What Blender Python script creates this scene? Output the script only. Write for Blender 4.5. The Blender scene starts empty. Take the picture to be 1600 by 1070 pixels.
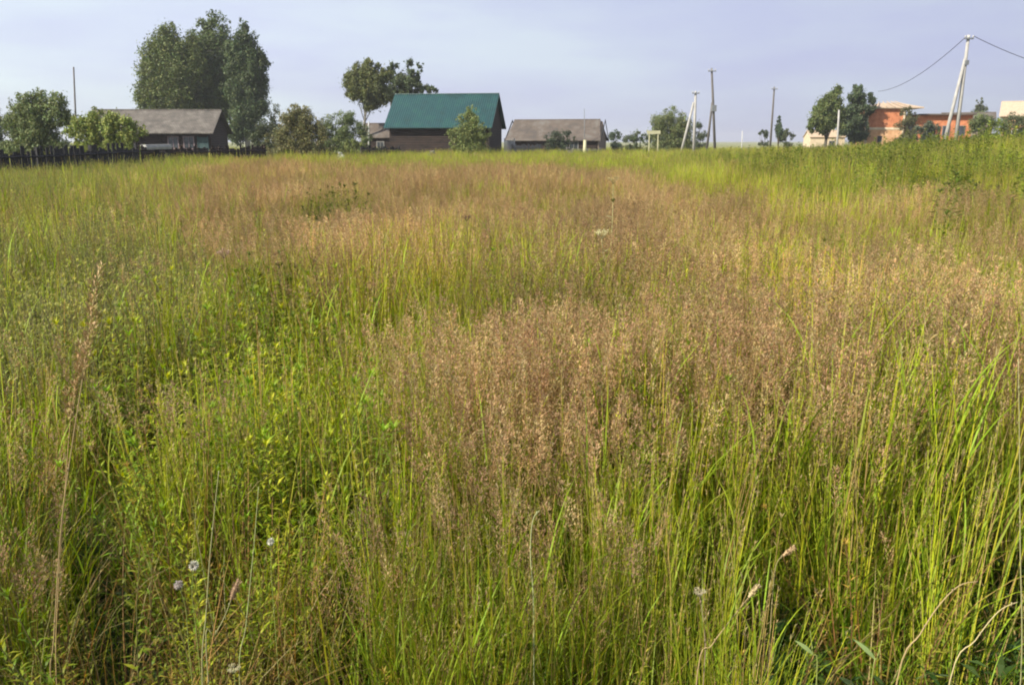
import bpy, math, random
import numpy as np
from mathutils import Vector, Matrix, noise

rnd = random.Random(7)
rng = np.random.default_rng(11)
R = math.radians
scene = bpy.context.scene
C = scene.collection

# ------------------------------------------------------------------ camera
H = 1.65
FPX = 1333.0            # focal length in photograph pixels (1600 wide)
HORIZON = 221.0
PITCH = math.atan((535 - HORIZON) / FPX)
cd = bpy.data.cameras.new("camera")
cd.sensor_width = 36.0
cd.lens = 36.0 * FPX / 1600
cd.clip_start = 0.05
cd.clip_end = 3000
cam = bpy.data.objects.new("camera", cd)
C.objects.link(cam)
cam.location = (0, 0, H)
cam.rotation_euler = (math.pi / 2 - PITCH, 0, 0)
scene.camera = cam
cp, sp = math.cos(PITCH), math.sin(PITCH)

def at(x, y, D):
    """the world point on photograph pixel (x, y) at the distance D ahead"""
    a = (x - 800) / FPX; b = (535 - y) / FPX
    t = D / (cp + b * sp)
    return Vector((t * a, D, H + t * (-sp + b * cp)))

def ppm(D):             # photograph pixels per metre
    return FPX / D

# ------------------------------------------------------------------ light
SUN_EL, SUN_AZ = 38.0, -122.0       # azimuth from the view direction (+Y), negative = left
w = bpy.data.worlds.new("World"); scene.world = w; w.use_nodes = True
nt = w.node_tree; nt.nodes.clear()
out = nt.nodes.new("ShaderNodeOutputWorld"); bg = nt.nodes.new("ShaderNodeBackground")
sky = nt.nodes.new("ShaderNodeTexSky"); sky.sky_type = 'NISHITA'; sky.sun_disc = False
sky.sun_elevation = R(SUN_EL); sky.sun_rotation = R(SUN_AZ)
sky.air_density = 1.0; sky.dust_density = 2.5; sky.ozone_density = 1.0
tc = nt.nodes.new("ShaderNodeTexCoord")
mp = nt.nodes.new("ShaderNodeMapping"); mp.inputs['Scale'].default_value = (1.0, 1.0, 5.0)
nz = nt.nodes.new("ShaderNodeTexNoise"); nz.inputs['Scale'].default_value = 1.6; nz.inputs['Detail'].default_value = 5; nz.inputs['Roughness'].default_value = .5
cr = nt.nodes.new("ShaderNodeValToRGB")
cr.color_ramp.elements[0].position = .34; cr.color_ramp.elements[0].color = (.72, .72, .72, 1)
cr.color_ramp.elements[1].position = .68; cr.color_ramp.elements[1].color = (.92, .92, .92, 1)
mixc = nt.nodes.new("ShaderNodeMix"); mixc.data_type = 'RGBA'
# thin high cloud veils the blue; brighter on the sun's side
sepx = nt.nodes.new("ShaderNodeSeparateXYZ")
side = nt.nodes.new("ShaderNodeMapRange"); side.inputs['From Min'].default_value = -.62; side.inputs['From Max'].default_value = .62
side.inputs['To Min'].default_value = 0; side.inputs['To Max'].default_value = 1
veil = nt.nodes.new("ShaderNodeMix"); veil.data_type = 'RGBA'
veil.inputs['A'].default_value = (5.35, 5.95, 6.75, 1)
veil.inputs['B'].default_value = (3.15, 3.35, 4.65, 1)
nt.links.new(tc.outputs['Generated'], mp.inputs['Vector']); nt.links.new(mp.outputs[0], nz.inputs['Vector'])
nt.links.new(nz.outputs['Fac'], cr.inputs[0]); nt.links.new(cr.outputs[0], mixc.inputs['Factor'])
nt.links.new(tc.outputs['Generated'], sepx.inputs[0]); nt.links.new(sepx.outputs['X'], side.inputs['Value'])
nt.links.new(side.outputs[0], veil.inputs['Factor'])
nz2 = nt.nodes.new("ShaderNodeTexNoise"); nz2.inputs['Scale'].default_value = 3.1; nz2.inputs['Detail'].default_value = 6; nz2.inputs['Roughness'].default_value = .55
cr2 = nt.nodes.new("ShaderNodeValToRGB")
cr2.color_ramp.elements[0].position = .36; cr2.color_ramp.elements[0].color = (.90, .875, .98, 1)
cr2.color_ramp.elements[1].position = .64; cr2.color_ramp.elements[1].color = (1.04, 1.07, 1.0, 1)
tint = nt.nodes.new("ShaderNodeMix"); tint.data_type = 'RGBA'; tint.blend_type = 'MULTIPLY'; tint.inputs['Factor'].default_value = 1
nt.links.new(mp.outputs[0], nz2.inputs['Vector']); nt.links.new(nz2.outputs['Fac'], cr2.inputs[0])
nt.links.new(veil.outputs['Result'], tint.inputs['A']); nt.links.new(cr2.outputs[0], tint.inputs['B'])
nt.links.new(sky.outputs[0], mixc.inputs['A']); nt.links.new(tint.outputs['Result'], mixc.inputs['B'])
nt.links.new(mixc.outputs['Result'], bg.inputs['Color']); bg.inputs['Strength'].default_value = .093
nt.links.new(bg.outputs[0], out.inputs[0])

sd = bpy.data.lights.new("sun", 'SUN'); sd.energy = 5.0; sd.angle = R(.6); sd.color = (1, .92, .77)
sun = bpy.data.objects.new("sun", sd); C.objects.link(sun)
sdir = Vector((math.sin(R(SUN_AZ)) * math.cos(R(SUN_EL)), math.cos(R(SUN_AZ)) * math.cos(R(SUN_EL)), math.sin(R(SUN_EL))))
sun.rotation_euler = sdir.to_track_quat('Z', 'Y').to_euler()

vs = scene.view_settings
vs.view_transform = 'Standard'; vs.look = 'None'; vs.gamma = 1; vs.exposure = 0.80; vs.use_curve_mapping = False
cy = scene.cycles
cy.max_bounces = 6; cy.diffuse_bounces = 3; cy.glossy_bounces = 2; cy.transmission_bounces = 3; cy.transparent_max_bounces = 4
cy.filter_width = 2.0
cy.use_denoising = True

# ------------------------------------------------------------------ helpers
def tag(o, label=None, cat=None, group=None, kind=None):
    if label: o['label'] = label
    if cat: o['category'] = cat
    if group: o['group'] = group
    if kind: o['kind'] = kind
    return o

def thing(name, label, cat, loc=(0, 0, 0), rz=0, group=None):
    o = bpy.data.objects.new(name, None); C.objects.link(o)
    o.empty_display_size = .2
    o.location = loc; o.rotation_euler = (0, 0, rz)
    return tag(o, label, cat, group)

def nodes_mat(name):
    m = bpy.data.materials.new(name); m.use_nodes = True
    t = m.node_tree; t.nodes.clear()
    o = t.nodes.new("ShaderNodeOutputMaterial")
    return m, t, o

def surf(name, c1, c2, scale=3, rough=.8, detail=6, stretch=(1, 1, 1), bump=.3, bscale=20, wave=None, spec=.3, c3=None):
    """mottled opaque material: two or three colours in noise, optional band pattern and bump"""
    m, t, o = nodes_mat(name)
    N = t.nodes.new; L = t.links.new
    b = N("ShaderNodeBsdfPrincipled"); b.inputs['Roughness'].default_value = rough
    b.inputs['Specular IOR Level'].default_value = spec
    tc = N("ShaderNodeTexCoord"); mp = N("ShaderNodeMapping"); mp.inputs['Scale'].default_value = stretch
    L(tc.outputs['Object'], mp.inputs['Vector'])
    n1 = N("ShaderNodeTexNoise"); n1.inputs['Scale'].default_value = scale; n1.inputs['Detail'].default_value = detail; n1.inputs['Roughness'].default_value = .65
    L(mp.outputs[0], n1.inputs['Vector'])
    r = N("ShaderNodeValToRGB"); e = r.color_ramp.elements
    e[0].position = .32; e[0].color = (*c1, 1); e[1].position = .68; e[1].color = (*c2, 1)
    if c3:
        k = e.new(.5); k.color = (*c3, 1)
    L(n1.outputs['Fac'], r.inputs[0]); col = r.outputs[0]
    n2 = N("ShaderNodeTexNoise"); n2.inputs['Scale'].default_value = bscale; n2.inputs['Detail'].default_value = 4
    L(mp.outputs[0], n2.inputs['Vector']); h = n2.outputs['Fac']
    if wave:
        wv = N("ShaderNodeTexWave"); wv.wave_type = 'BANDS'; wv.bands_direction = wave[0]
        wv.inputs['Scale'].default_value = wave[1]; wv.inputs['Distortion'].default_value = wave[3] if len(wave) > 3 else .4
        L(tc.outputs['Object'], wv.inputs['Vector'])
        mx = N("ShaderNodeMix"); mx.data_type = 'RGBA'; mx.blend_type = 'MULTIPLY'; mx.inputs['Factor'].default_value = wave[2]
        L(col, mx.inputs['A']); L(wv.outputs['Color'], mx.inputs['B']); col = mx.outputs['Result']
        ad = N("ShaderNodeMath"); ad.operation = 'ADD'; L(h, ad.inputs[0]); L(wv.outputs['Fac'], ad.inputs[1]); h = ad.outputs[0]
    bp = N("ShaderNodeBump"); bp.inputs['Strength'].default_value = bump; bp.inputs['Distance'].default_value = .05
    L(h, bp.inputs['Height']); L(bp.outputs[0], b.inputs['Normal'])
    L(col, b.inputs['Base Color']); L(b.outputs[0], o.inputs[0])
    return m

def plant_mat(name, transl=.35, instanced=True, rough=.55, spec=.25):
    """vertex colour of the plant, times the tint of its instance; light also passes through the leaf"""
    m, t, o = nodes_mat(name)
    N = t.nodes.new; L = t.links.new
    a = N("ShaderNodeAttribute"); a.attribute_name = "Col"
    col = a.outputs['Color']
    if instanced:
        i = N("ShaderNodeAttribute"); i.attribute_type = 'INSTANCER'; i.attribute_name = "itint"
        mx = N("ShaderNodeMix"); mx.data_type = 'RGBA'; mx.blend_type = 'MULTIPLY'; mx.inputs['Factor'].default_value = 1
        L(col, mx.inputs['A']); L(i.outputs['Vector'], mx.inputs['B']); col = mx.outputs['Result']
    b = N("ShaderNodeBsdfPrincipled"); b.inputs['Roughness'].default_value = rough; b.inputs['Specular IOR Level'].default_value = spec
    tr = N("ShaderNodeBsdfTranslucent"); ms = N("ShaderNodeMixShader"); ms.inputs[0].default_value = transl
    hs = N("ShaderNodeHueSaturation"); hs.inputs['Saturation'].default_value = 1.15; hs.inputs['Value'].default_value = 1.25
    L(col, hs.inputs['Color']); L(hs.outputs[0], tr.inputs['Color'])
    L(col, b.inputs['Base Color']); L(b.outputs[0], ms.inputs[1]); L(tr.outputs[0], ms.inputs[2]); L(ms.outputs[0], o.inputs[0])
    return m

class MB:
    """collects shapes into one mesh"""
    def __init__(s): s.v = []; s.f = []; s.c = []
    def add(s, vs, fs, col=(1, 1, 1)):
        k = len(s.v); s.v += [tuple(p) for p in vs]; s.f += [tuple(i + k for i in f) for f in fs]; s.c += [col] * len(vs)
    def box(s, a, b, M=None):
        (x0, y0, z0), (x1, y1, z1) = a, b
        vs = [Vector(p) for p in ((x0,y0,z0),(x1,y0,z0),(x1,y1,z0),(x0,y1,z0),(x0,y0,z1),(x1,y0,z1),(x1,y1,z1),(x0,y1,z1))]
        if M is not None: vs = [M @ p for p in vs]
        s.add(vs, [(0,3,2,1),(4,5,6,7),(0,1,5,4),(1,2,6,5),(2,3,7,6),(3,0,4,7)])
    def prism(s, poly, y0, y1):
        """poly in (x, z), extruded along y"""
        n = len(poly)
        vs = [(x, y0, z) for x, z in poly] + [(x, y1, z) for x, z in poly]
        s.add(vs, [tuple(range(n)), tuple(reversed(range(n, 2 * n)))] + [(i, i + n, (i + 1) % n + n, (i + 1) % n) for i in range(n)])
    def prism_x(s, poly, x0, x1):
        n = len(poly)
        vs = [(x0, y, z) for y, z in poly] + [(x1, y, z) for y, z in poly]
        s.add(vs, [tuple(reversed(range(n))), tuple(range(n, 2 * n))] + [(i, (i + 1) % n, (i + 1) % n + n, i + n) for i in range(n)])
    def tube(s, pts, rad, n=6, col=(1, 1, 1)):
        pts = [Vector(p) for p in pts]; m = len(pts)
        if not hasattr(rad, '__len__'): rad = [rad] * m
        vs = []
        for i, p in enumerate(pts):
            d = (pts[min(i + 1, m - 1)] - pts[max(i - 1, 0)])
            d = d.normalized() if d.length > 1e-9 else Vector((0, 0, 1))
            a = d.orthogonal().normalized() if abs(d.z) < .99 else Vector((1, 0, 0))
            a = (Vector((1, 0, 0)) - d * d.x); a = a.normalized() if a.length > .1 else (Vector((0, 1, 0)) - d * d.y).normalized()
            b = d.cross(a)
            for k in range(n):
                t = 2 * math.pi * k / n
                vs.append(p + (a * math.cos(t) + b * math.sin(t)) * rad[i])
        fs = [(i * n + k, i * n + (k + 1) % n, (i + 1) * n + (k + 1) % n, (i + 1) * n + k) for i in range(m - 1) for k in range(n)]
        fs += [tuple(reversed(range(n))), tuple(range((m - 1) * n, m * n))]
        s.add(vs, fs, col)
    def build(s, name, mat, parent=None, smooth=False):
        me = bpy.data.meshes.new(name); me.from_pydata(s.v, [], s.f); me.update()
        ca = me.color_attributes.new("Col", 'FLOAT_COLOR', 'POINT')
        arr = np.ones((len(s.v), 4), np.float32); arr[:, :3] = np.array(s.c, np.float32).reshape(-1, 3)
        ca.data.foreach_set("color", arr.ravel())
        if smooth: me.polygons.foreach_set("use_smooth", [True] * len(me.polygons))
        me.materials.append(mat)
        o = bpy.data.objects.new(name, me); C.objects.link(o)
        if parent: o.parent = parent
        return o

def quads_obj(name, V, col, mat, parent=None, link=True):
    """V (n,4,3) quads, col (n,3)"""
    n = len(V)
    me = bpy.data.meshes.new(name)
    me.vertices.add(4 * n); me.vertices.foreach_set("co", V.astype(np.float32).ravel())
    me.loops.add(4 * n); me.loops.foreach_set("vertex_index", np.arange(4 * n, dtype=np.int32))
    me.polygons.add(n); me.polygons.foreach_set("loop_start", np.arange(0, 4 * n, 4, dtype=np.int32))
    me.update(calc_edges=True)
    ca = me.color_attributes.new("Col", 'FLOAT_COLOR', 'POINT')
    arr = np.ones((n, 4, 4), np.float32); arr[:, :, :3] = col[:, None, :]
    ca.data.foreach_set("color", arr.ravel())
    me.materials.append(mat)
    o = bpy.data.objects.new(name, me)
    if link: C.objects.link(o)
    if parent: o.parent = parent
    return o

# ------------------------------------------------------------------ ground
def sm(a, b, x):
    t = np.clip((x - a) / (b - a), 0, 1); return t * t * (3 - 2 * t)

def gz(X, Y):
    X = np.asarray(X, float); Y = np.asarray(Y, float)
    z = .05 * np.sin(X * .55 + 1.3) * np.cos(Y * .4) + .04 * np.sin(X * .21 - Y * .17)
    bank = sm(.18, .62, X / np.maximum(Y, 1)) * sm(11, 24, Y) * (1 - .55 * sm(60, 95, Y))
    return z + .74 * bank

ground_mat = surf('soil', (.035, .032, .015), (.09, .085, .035), scale=.9, bscale=14, bump=.8, c3=(.06, .07, .02))
def _far_grass(m):
    # beyond the village the ground is open pasture
    t = m.node_tree; N = t.nodes.new; L = t.links.new
    b = [n for n in t.nodes if n.type == 'BSDF_PRINCIPLED'][0]; old = b.inputs['Base Color'].links[0].from_socket
    g = N("ShaderNodeNewGeometry"); s = N("ShaderNodeSeparateXYZ"); r = N("ShaderNodeMapRange"); L(g.outputs['Position'], s.inputs[0]); L(s.outputs['Y'], r.inputs['Value'])
    r.inputs['From Min'].default_value = 60; r.inputs['From Max'].default_value = 110
    n = N("ShaderNodeTexNoise"); n.inputs['Scale'].default_value = .02; c = N("ShaderNodeValToRGB"); L(g.outputs['Position'], n.inputs['Vector']); L(n.outputs['Fac'], c.inputs[0])
    c.color_ramp.elements[0].color = (.13, .16, .05, 1); c.color_ramp.elements[1].color = (.26, .24, .11, 1)
    x = N("ShaderNodeMix"); x.data_type = 'RGBA'; L(r.outputs[0], x.inputs['Factor']); L(old, x.inputs['A']); L(c.outputs[0], x.inputs['B']); L(x.outputs['Result'], b.inputs['Base Color'])
_far_grass(ground_mat)
xs = np.concatenate([-np.geomspace(1500, 64, 16), np.linspace(-60, 60, 121), np.geomspace(64, 1500, 16)])
ys = np.concatenate([np.linspace(-30, -2, 8), np.linspace(-1, 100, 120), np.geomspace(105, 2500, 18)])
GX, GY = np.meshgrid(xs, ys)
GZ = gz(GX, GY)
me = bpy.data.meshes.new('ground')
nx, ny = len(xs), len(ys)
me.from_pydata(np.stack([GX, GY, GZ], -1).reshape(-1, 3).tolist(), [],
               [(j * nx + i, j * nx + i + 1, (j + 1) * nx + i + 1, (j + 1) * nx + i) for j in range(ny - 1) for i in range(nx - 1)])
me.polygons.foreach_set("use_smooth", [True] * len(me.polygons)); me.materials.append(ground_mat)
g = bpy.data.objects.new('ground', me); C.objects.link(g); g['kind'] = 'structure'

# ------------------------------------------------------------------ materials
M = {}
M['leaf'] = plant_mat('meadow_leaf', .38)
M['tree_leaf'] = plant_mat('tree_leaf', .22, False)
M['stalk'] = plant_mat('stalk', .12, False)
M['bark'] = surf('grey_bark', (.05, .042, .033), (.13, .115, .09), scale=8, stretch=(1, 1, .3), bump=.6)
M['birch'] = surf('birch_bark', (.07, .06, .05), (.42, .40, .36), scale=5, stretch=(1, 1, 2.5), bump=.4)
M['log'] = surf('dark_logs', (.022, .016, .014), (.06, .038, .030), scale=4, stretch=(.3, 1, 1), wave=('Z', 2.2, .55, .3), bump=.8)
M['log_lit'] = surf('lit_brown_boards', (.20, .15, .12), (.34, .27, .22), scale=4, stretch=(1, 1, .3), wave=('Y', 3, .3, .2), bump=.5)  # paler copy of the logs; puts sunlight into the barn gable's colour
M['green_roof'] = surf('green_metal_roof', (.004, .036, .030), (.010, .070, .050), scale=1.3, rough=.42, wave=('X', 1.6, .35, .05), bump=.5, spec=.5, c3=(.005, .050, .054))
M['slate'] = surf('grey_corrugated_sheets', (.085, .08, .072), (.20, .185, .16), scale=1.6, rough=.9, wave=('X', 2.4, .35, .15), bump=.5, c3=(.135, .12, .105))
M['old_slate'] = surf('rusty_grey_sheets', (.075, .07, .066), (.165, .155, .14), scale=.9, rough=.9, wave=('X', 2.4, .3, .15), bump=.5, c3=(.125, .10, .082))
M['dark_wood'] = surf('dark_fence_wood', (.012, .012, .014), (.045, .044, .046), scale=5, stretch=(3, 3, .5), bump=.6)
M['grey_wood'] = surf('grey_fence_wood', (.12, .12, .115), (.27, .26, .25), scale=5, stretch=(3, 3, .5), bump=.6)
M['white'] = surf('dirty_white_paint', (.36, .36, .35), (.52, .52, .50), scale=4)
M['pink_paint'] = surf('faded_pink_paint', (.16, .12, .13), (.22, .17, .18), scale=3)
M['cream'] = surf('cream_plaster', (.50, .40, .27), (.62, .52, .38), scale=2)
M['brick'] = surf('red_brick', (.40, .13, .06), (.66, .27, .13), scale=2.5, wave=('Z', 2.2, .15, .1), bump=.5)
M['buff_brick'] = surf('buff_brick', (.48, .25, .12), (.70, .44, .25), scale=2.5, wave=('Z', 2.2, .15, .1), bump=.5)
M['concrete'] = surf('pale_concrete', (.24, .235, .22), (.40, .39, .37), scale=3, stretch=(2, 2, .5))
M['timber'] = surf('new_timber', (.36, .27, .19), (.50, .39, .28), scale=5, stretch=(1, 1, .5))
M['pole_wood'] = surf('tarred_pole_wood', (.055, .05, .045), (.14, .13, .12), scale=5, stretch=(4, 4, .4))
M['steel'] = surf('dull_steel', (.10, .11, .12), (.20, .21, .22), scale=8, rough=.5)
M['glass'] = surf('dark_window_glass', (.02, .025, .03), (.05, .06, .07), scale=2, rough=.12, bump=0, spec=.6)
M['cable'] = surf('black_cable', (.03, .03, .035), (.06, .06, .07), scale=2)
M['yellow'] = surf('faded_yellow_paint', (.36, .35, .22), (.48, .46, .30), scale=4)
M['teal'] = surf('faded_teal_paint', (.03, .06, .065), (.06, .10, .10), scale=3)

# ------------------------------------------------------------------ trees and bushes
def crown(name, blobs, D, n, leaf, col, parent, origin, depth=1.0, sub=9, droop=.25, jitter=.25, gap=.5):
    """foliage: leaf sprays scattered through many small clumps, the clumps spread through the crown's volume"""
    cen = []; rad = []
    tot = sum(b[2] ** 2 for b in blobs)
    for (bx, by, br) in blobs:
        c = at(bx, by, D); r = br / ppm(D)
        k = max(6, int(2.6 * sub * (br / 22) ** 1.2))
        for i in range(k):
            v = rng.normal(size=3); v /= np.linalg.norm(v); q = rng.random() ** (1 / 2.2)
            v = v * q * r * 1.02; v[1] *= depth
            cen.append(np.array(c) + v); rad.append(r * (.62 - .42 * q) * rng.uniform(.6, 1.5))
    cen = np.array(cen); rad = np.array(rad)
    pr = rad ** 2.2; pr /= pr.sum()
    n = int(n * 2.6); leaf = leaf * .56; col = tuple(c * 1.9 + .012 for c in col)
    idx = rng.choice(len(cen), n, p=pr)
    v = rng.normal(size=(n, 3)); v /= np.linalg.norm(v, axis=1)[:, None]
    q = rng.random(n) ** (1 / 2.4)
    far = rng.random(n) < .22
    q[far] *= rng.uniform(1.1, 1.9, far.sum())
    p = cen[idx] + v * (q * rad[idx])[:, None] * np.array([1, 1, .9 + droop])
    p[:, 2] -= droop * rad[idx] * rng.random(n)
    a = rng.normal(size=(n, 3)); a /= np.linalg.norm(a, axis=1)[:, None]
    a[:, 2] -= droop
    up = v + .8 * rng.normal(size=(n, 3)); b = np.cross(a, up); b /= np.linalg.norm(b, axis=1)[:, None] + 1e-9
    s = leaf * rng.uniform(.5, 1.5, n)
    a *= s[:, None]; b *= (s * .55)[:, None]
    V = np.stack([p - a, p - b * .9 + a * .1, p + a, p + b * .9 + a * .1], 1) - np.array(origin)
    cv = rng.uniform(1 - jitter, 1 + jitter, len(cen))
    cc = np.array(col)[None] * cv[idx][:, None] * rng.uniform(.75, 1.25, n)[:, None]
    cc[:, 0] *= rng.uniform(.85, 1.25, n)
    return quads_obj(name, V, cc, M['tree_leaf'], parent)

def wood(name, base, blobs, D, r0, mat, parent, origin, top_i=0, n_limb=10, twigs=True):
    mb = MB()
    o = Vector(origin)
    top = at(blobs[top_i][0], blobs[top_i][1], D)
    base = Vector(base)
    pts = []; rr = []
    for i in range(9):
        t = i / 8
        p = base.lerp(top, t) + Vector((math.sin(t * 5 + base.x) * .12 * (top.z - base.z) * .12, math.sin(t * 4) * .1, 0)) * (1 if 0 < t else 0)
        pts.append(p - o); rr.append(r0 * (1 - .86 * t) * (1.35 if i == 0 else 1))
    mb.tube(pts, rr, 8)
    for (bx, by, br) in blobs[:n_limb]:
        c = at(bx, by, D + rnd.uniform(-.6, .6) * br / ppm(D))
        hz = max(.15, min(.85, (c.z - (top.z - base.z) * .18 - base.z) / (top.z - base.z)))
        s = base.lerp(top, hz * .8) - o; e = c - o
        mid = s.lerp(e, .5) + Vector((0, 0, .12 * (e - s).length))
        rs = r0 * (1 - .8 * hz) * .5
        mb.tube([s, mid, e], [rs, rs * .6, rs * .2], 5)
        if twigs:
            for k in range(4):
                d = Vector((rnd.gauss(0, 1), rnd.gauss(0, 1), rnd.gauss(.4, .7))).normalized() * br / ppm(D) * .8
                q = s.lerp(e, rnd.uniform(.5, 1)); mb.tube([q, q + d * .5 + Vector((0, 0, .05)), q + d], [rs * .3, rs * .2, rs * .07], 4)
    return mb.build(name, mat, parent, True)

def tree(label, basex, D, blobs, n, leaf, col, r0=.2, cat='tree', name='tree', bark='bark', group=None, top_i=0, sub=9, droop=.25, depth=1.0, part='crown', trunk='trunk'):
    bp = at(basex, HORIZON, D); bp.z = float(gz(bp.x, D)) - .05
    t = thing(name, label, cat, bp, 0, group)
    crown(part, blobs, D, n, leaf, col, t, bp, depth, sub, droop)
    wood(trunk, bp, blobs, D, r0, M[bark], t, bp, top_i)
    return t

GB = (.045, .065, .018)      # birch green
# the big birches behind the grey-roofed house
tree('broad birch with a rounded sunlit side, rising over the middle of the long grey roof', 272, 96,
     [(262,56,18),(252,75,24),(240,105,26),(232,140,24),(270,80,26),(285,110,30),(262,125,30),(250,155,24),(285,150,30),(300,80,18),(225,160,14),(300,62,14),(304,92,20),(300,120,26),(215,172,10),(258,46,8),(272,42,7)], 30000, .20, (.052,.070,.017), .34, bark='birch', name='birch_tree', group='birches of the big clump', sub=14)
tree('tallest birch with a split ragged top, between two others behind the long grey roof', 335, 99,
     [(328,36,13),(340,30,11),(352,52,14),(322,62,20),(345,80,26),(312,96,22),(350,115,28),(325,125,28),(340,155,30),(310,160,26),(365,150,20),(335,180,24),(316,36,9),(365,90,16),(368,118,20),(306,68,14),(330,22,7),(352,34,8)], 32000, .20, GB, .36, bark='birch', name='birch_tree', group='birches of the big clump', sub=14)
tree('dark birch with a jutting side branch, just past the end of the long grey roof', 388, 93,
     [(381,42,8),(384,62,16),(376,80,18),(396,88,18),(408,98,13),(390,115,24),(402,135,18),(378,140,22),(398,165,20),(382,180,22),(372,205,20),(395,200,16),(418,100,6),(368,105,16),(364,140,18),(380,34,6),(412,122,9),(362,75,10)], 27000, .19, (.034,.052,.018), .3, bark='birch', name='birch_tree', group='birches of the big clump', sub=14)
# pair beside the green roof
tree('round-headed tree on a bare slim trunk beside the green-roofed house', 565, 84,
     [(574,97,9),(566,110,14),(550,126,15),(582,118,18),(566,138,20),(590,138,18),(603,118,11),(552,146,11),(578,158,14),(598,152,12),(590,100,6)], 15000, .16, (.058,.070,.020), .17, bark='birch', name='tree', group='pair of trees by the green-roofed house', sub=13)
tree('thin open tree with several upright tufts rising over the end of the green roof', 608, 90,
     [(612,106,9),(638,97,7),(640,112,8),(657,104,7),(653,120,8),(622,124,13),(640,132,14),(615,145,13),(634,148,13),(655,140,9),(669,138,8),(680,142,5)], 9500, .16, (.036,.052,.020), .18, name='tree', group='pair of trees by the green-roofed house', sub=9)
# right pair
tree('rounded green tree sloping down over the low cream building', 1288, 95,
     [(1309,143,9),(1302,155,12),(1290,168,15),(1303,176,15),(1280,182,15),(1272,194,11),(1290,196,14),(1306,192,12)], 13000, .17, (.050,.068,.018), .2, name='tree', group='trees by the brick house', sub=12)
tree('dark upright tree with a forked top, beside the lit brick wall', 1334, 99,
     [(1340,140,9),(1338,152,12),(1345,166,14),(1360,156,9),(1360,170,9),(1328,178,14),(1342,190,16),(1325,200,13),(1340,208,14)], 14000, .17, (.030,.046,.018), .22, name='tree', group='trees by the brick house', sub=12)
tree('slim hazy tree standing far off beyond the twin-legged concrete pole', 1531, 130,
     [(1530,160,6),(1532,170,8),(1526,180,10),(1537,184,9)], 3500, .17, (.05,.062,.035), .12, name='tree')
tree('small pointed spruce beside the lone distant pole', 1218, 112,
     [(1217,184,2.4),(1218,190,3.6),(1218,197,5.5),(1219,204,7.5),(1220,211,9.5)], 5200, .15, (.026,.045,.022), .12, name='spruce_tree')

def bush(label, D, blobs, n, leaf=.11, col=(.055,.075,.02), sub=10, group=None, cat='bush', name='bush'):
    bx = sum(b[0] for b in blobs) / len(blobs)
    lo = max(b[1] + b[2] for b in blobs)
    bp = at(bx, HORIZON, D); bp.z = float(gz(bp.x, D)) - .04
    t = thing(name, label, cat, bp, 0, group)
    # let the bush reach down to the ground
    gy = HORIZON + FPX * (H - bp.z) / D
    extra = []
    if lo < gy + 8:
        for b in blobs:
            if b[1] > lo - 3 * b[2]: extra += [(b[0], (b[1] + gy) / 2, b[2] * .95), (b[0] + rnd.uniform(-.5, .5) * b[2], gy - b[2] * .55, b[2])]
    crown('foliage', blobs + extra, D, n, leaf, col, t, bp, 1.0, sub, .1)
    mb = MB()
    for b in blobs:
        c = at(b[0], b[1], D) - bp
        s = Vector((c.x * .15, rnd.uniform(-.1, .1), 0))
        mb.tube([s, s.lerp(c, .5) + Vector((0, 0, .1)), c], [.035, .025, .008], 5)
    mb.build('stem', M['bark'], t, True)
    return t

HG = 'bushes along the village edge'
bush('large dark willow bush with a domed top behind the black fence', 50, [(60,158,18),(38,168,20),(84,164,20),(60,185,24),(30,190,20),(95,185,18),(12,190,14),(55,205,22),(110,190,12),(20,170,8),(50,175,22),(70,205,20),(25,208,16)], 22000, .12, (.068,.090,.030), 13, HG)
bush('grey-green bush cut by the frame edge behind the black fence', 55, [(-8,195,16),(4,205,14),(-12,175,12),(-25,195,16)], 4000, .12, (.060,.072,.036), 10, HG)
bush('light yellow-green bush in front of the hidden end of the long grey roof', 45, [(125,192,14),(150,186,16),(175,188,16),(198,194,14),(145,206,16),(175,208,16),(205,210,13),(120,210,12),(222,202,10),(135,200,16),(190,212,14),(105,205,10)], 17000, .10, (.10,.125,.026), 11, HG)
bush('tall slim dark bush at the foot of the big birch clump', 62, [(430,170,8),(427,184,12),(420,200,17),(436,210,15),(412,212,14),(398,218,13)], 9000, .10, (.034,.045,.02), 10, HG)
bush('round bush with rusty brown leaves among the green, in the hedge line', 56, [(462,178,13),(480,184,15),(448,192,17),(470,202,20),(495,202,16),(440,214,15),(480,218,17),(505,212,12),(425,214,12)], 18000, .10, (.074,.076,.028), 11, HG)
bush('low green bush between the rusty hedge and the slim-trunked tree', 64, [(528,184,11),(543,190,14),(516,198,15),(540,208,17),(562,202,13),(506,214,14),(530,220,14),(572,212,11)], 13000, .10, (.062,.084,.028), 11, HG)
bush('small bright bush at the foot of the slim-trunked tree', 60, [(548,222,8),(558,226,7),(543,230,6)], 4000, .08, (.085,.105,.03), 8, HG)
bush('leafy bush standing against the wall of the green-roofed house', 66, [(730,180,9),(738,188,12),(722,196,13),(745,200,15),(730,210,17),(750,216,13),(715,214,12),(712,226,10),(738,226,14),(705,208,9),(758,208,10),(735,172,8)], 14000, .10, (.080,.102,.028), 11, HG)
bush('dark bush before the middle of the rusty grey roof', 80, [(868,214,11),(882,213,10),(892,218,9),(858,220,9),(878,222,11)], 4200, .11, (.026,.038,.02), 9, HG)
bush('little dark green bush at the end of the rusty grey roof', 96, [(962,206,6),(958,213,8),(967,214,8)], 2400, .12, (.036,.056,.03), 8, HG)
bush('low bush just before the pale goal-like frame', 92, [(995,208,6),(1003,213,9),(990,215,9),(980,218,7),(1012,216,8)], 3200, .12, (.040,.056,.022), 8, HG)
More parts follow.
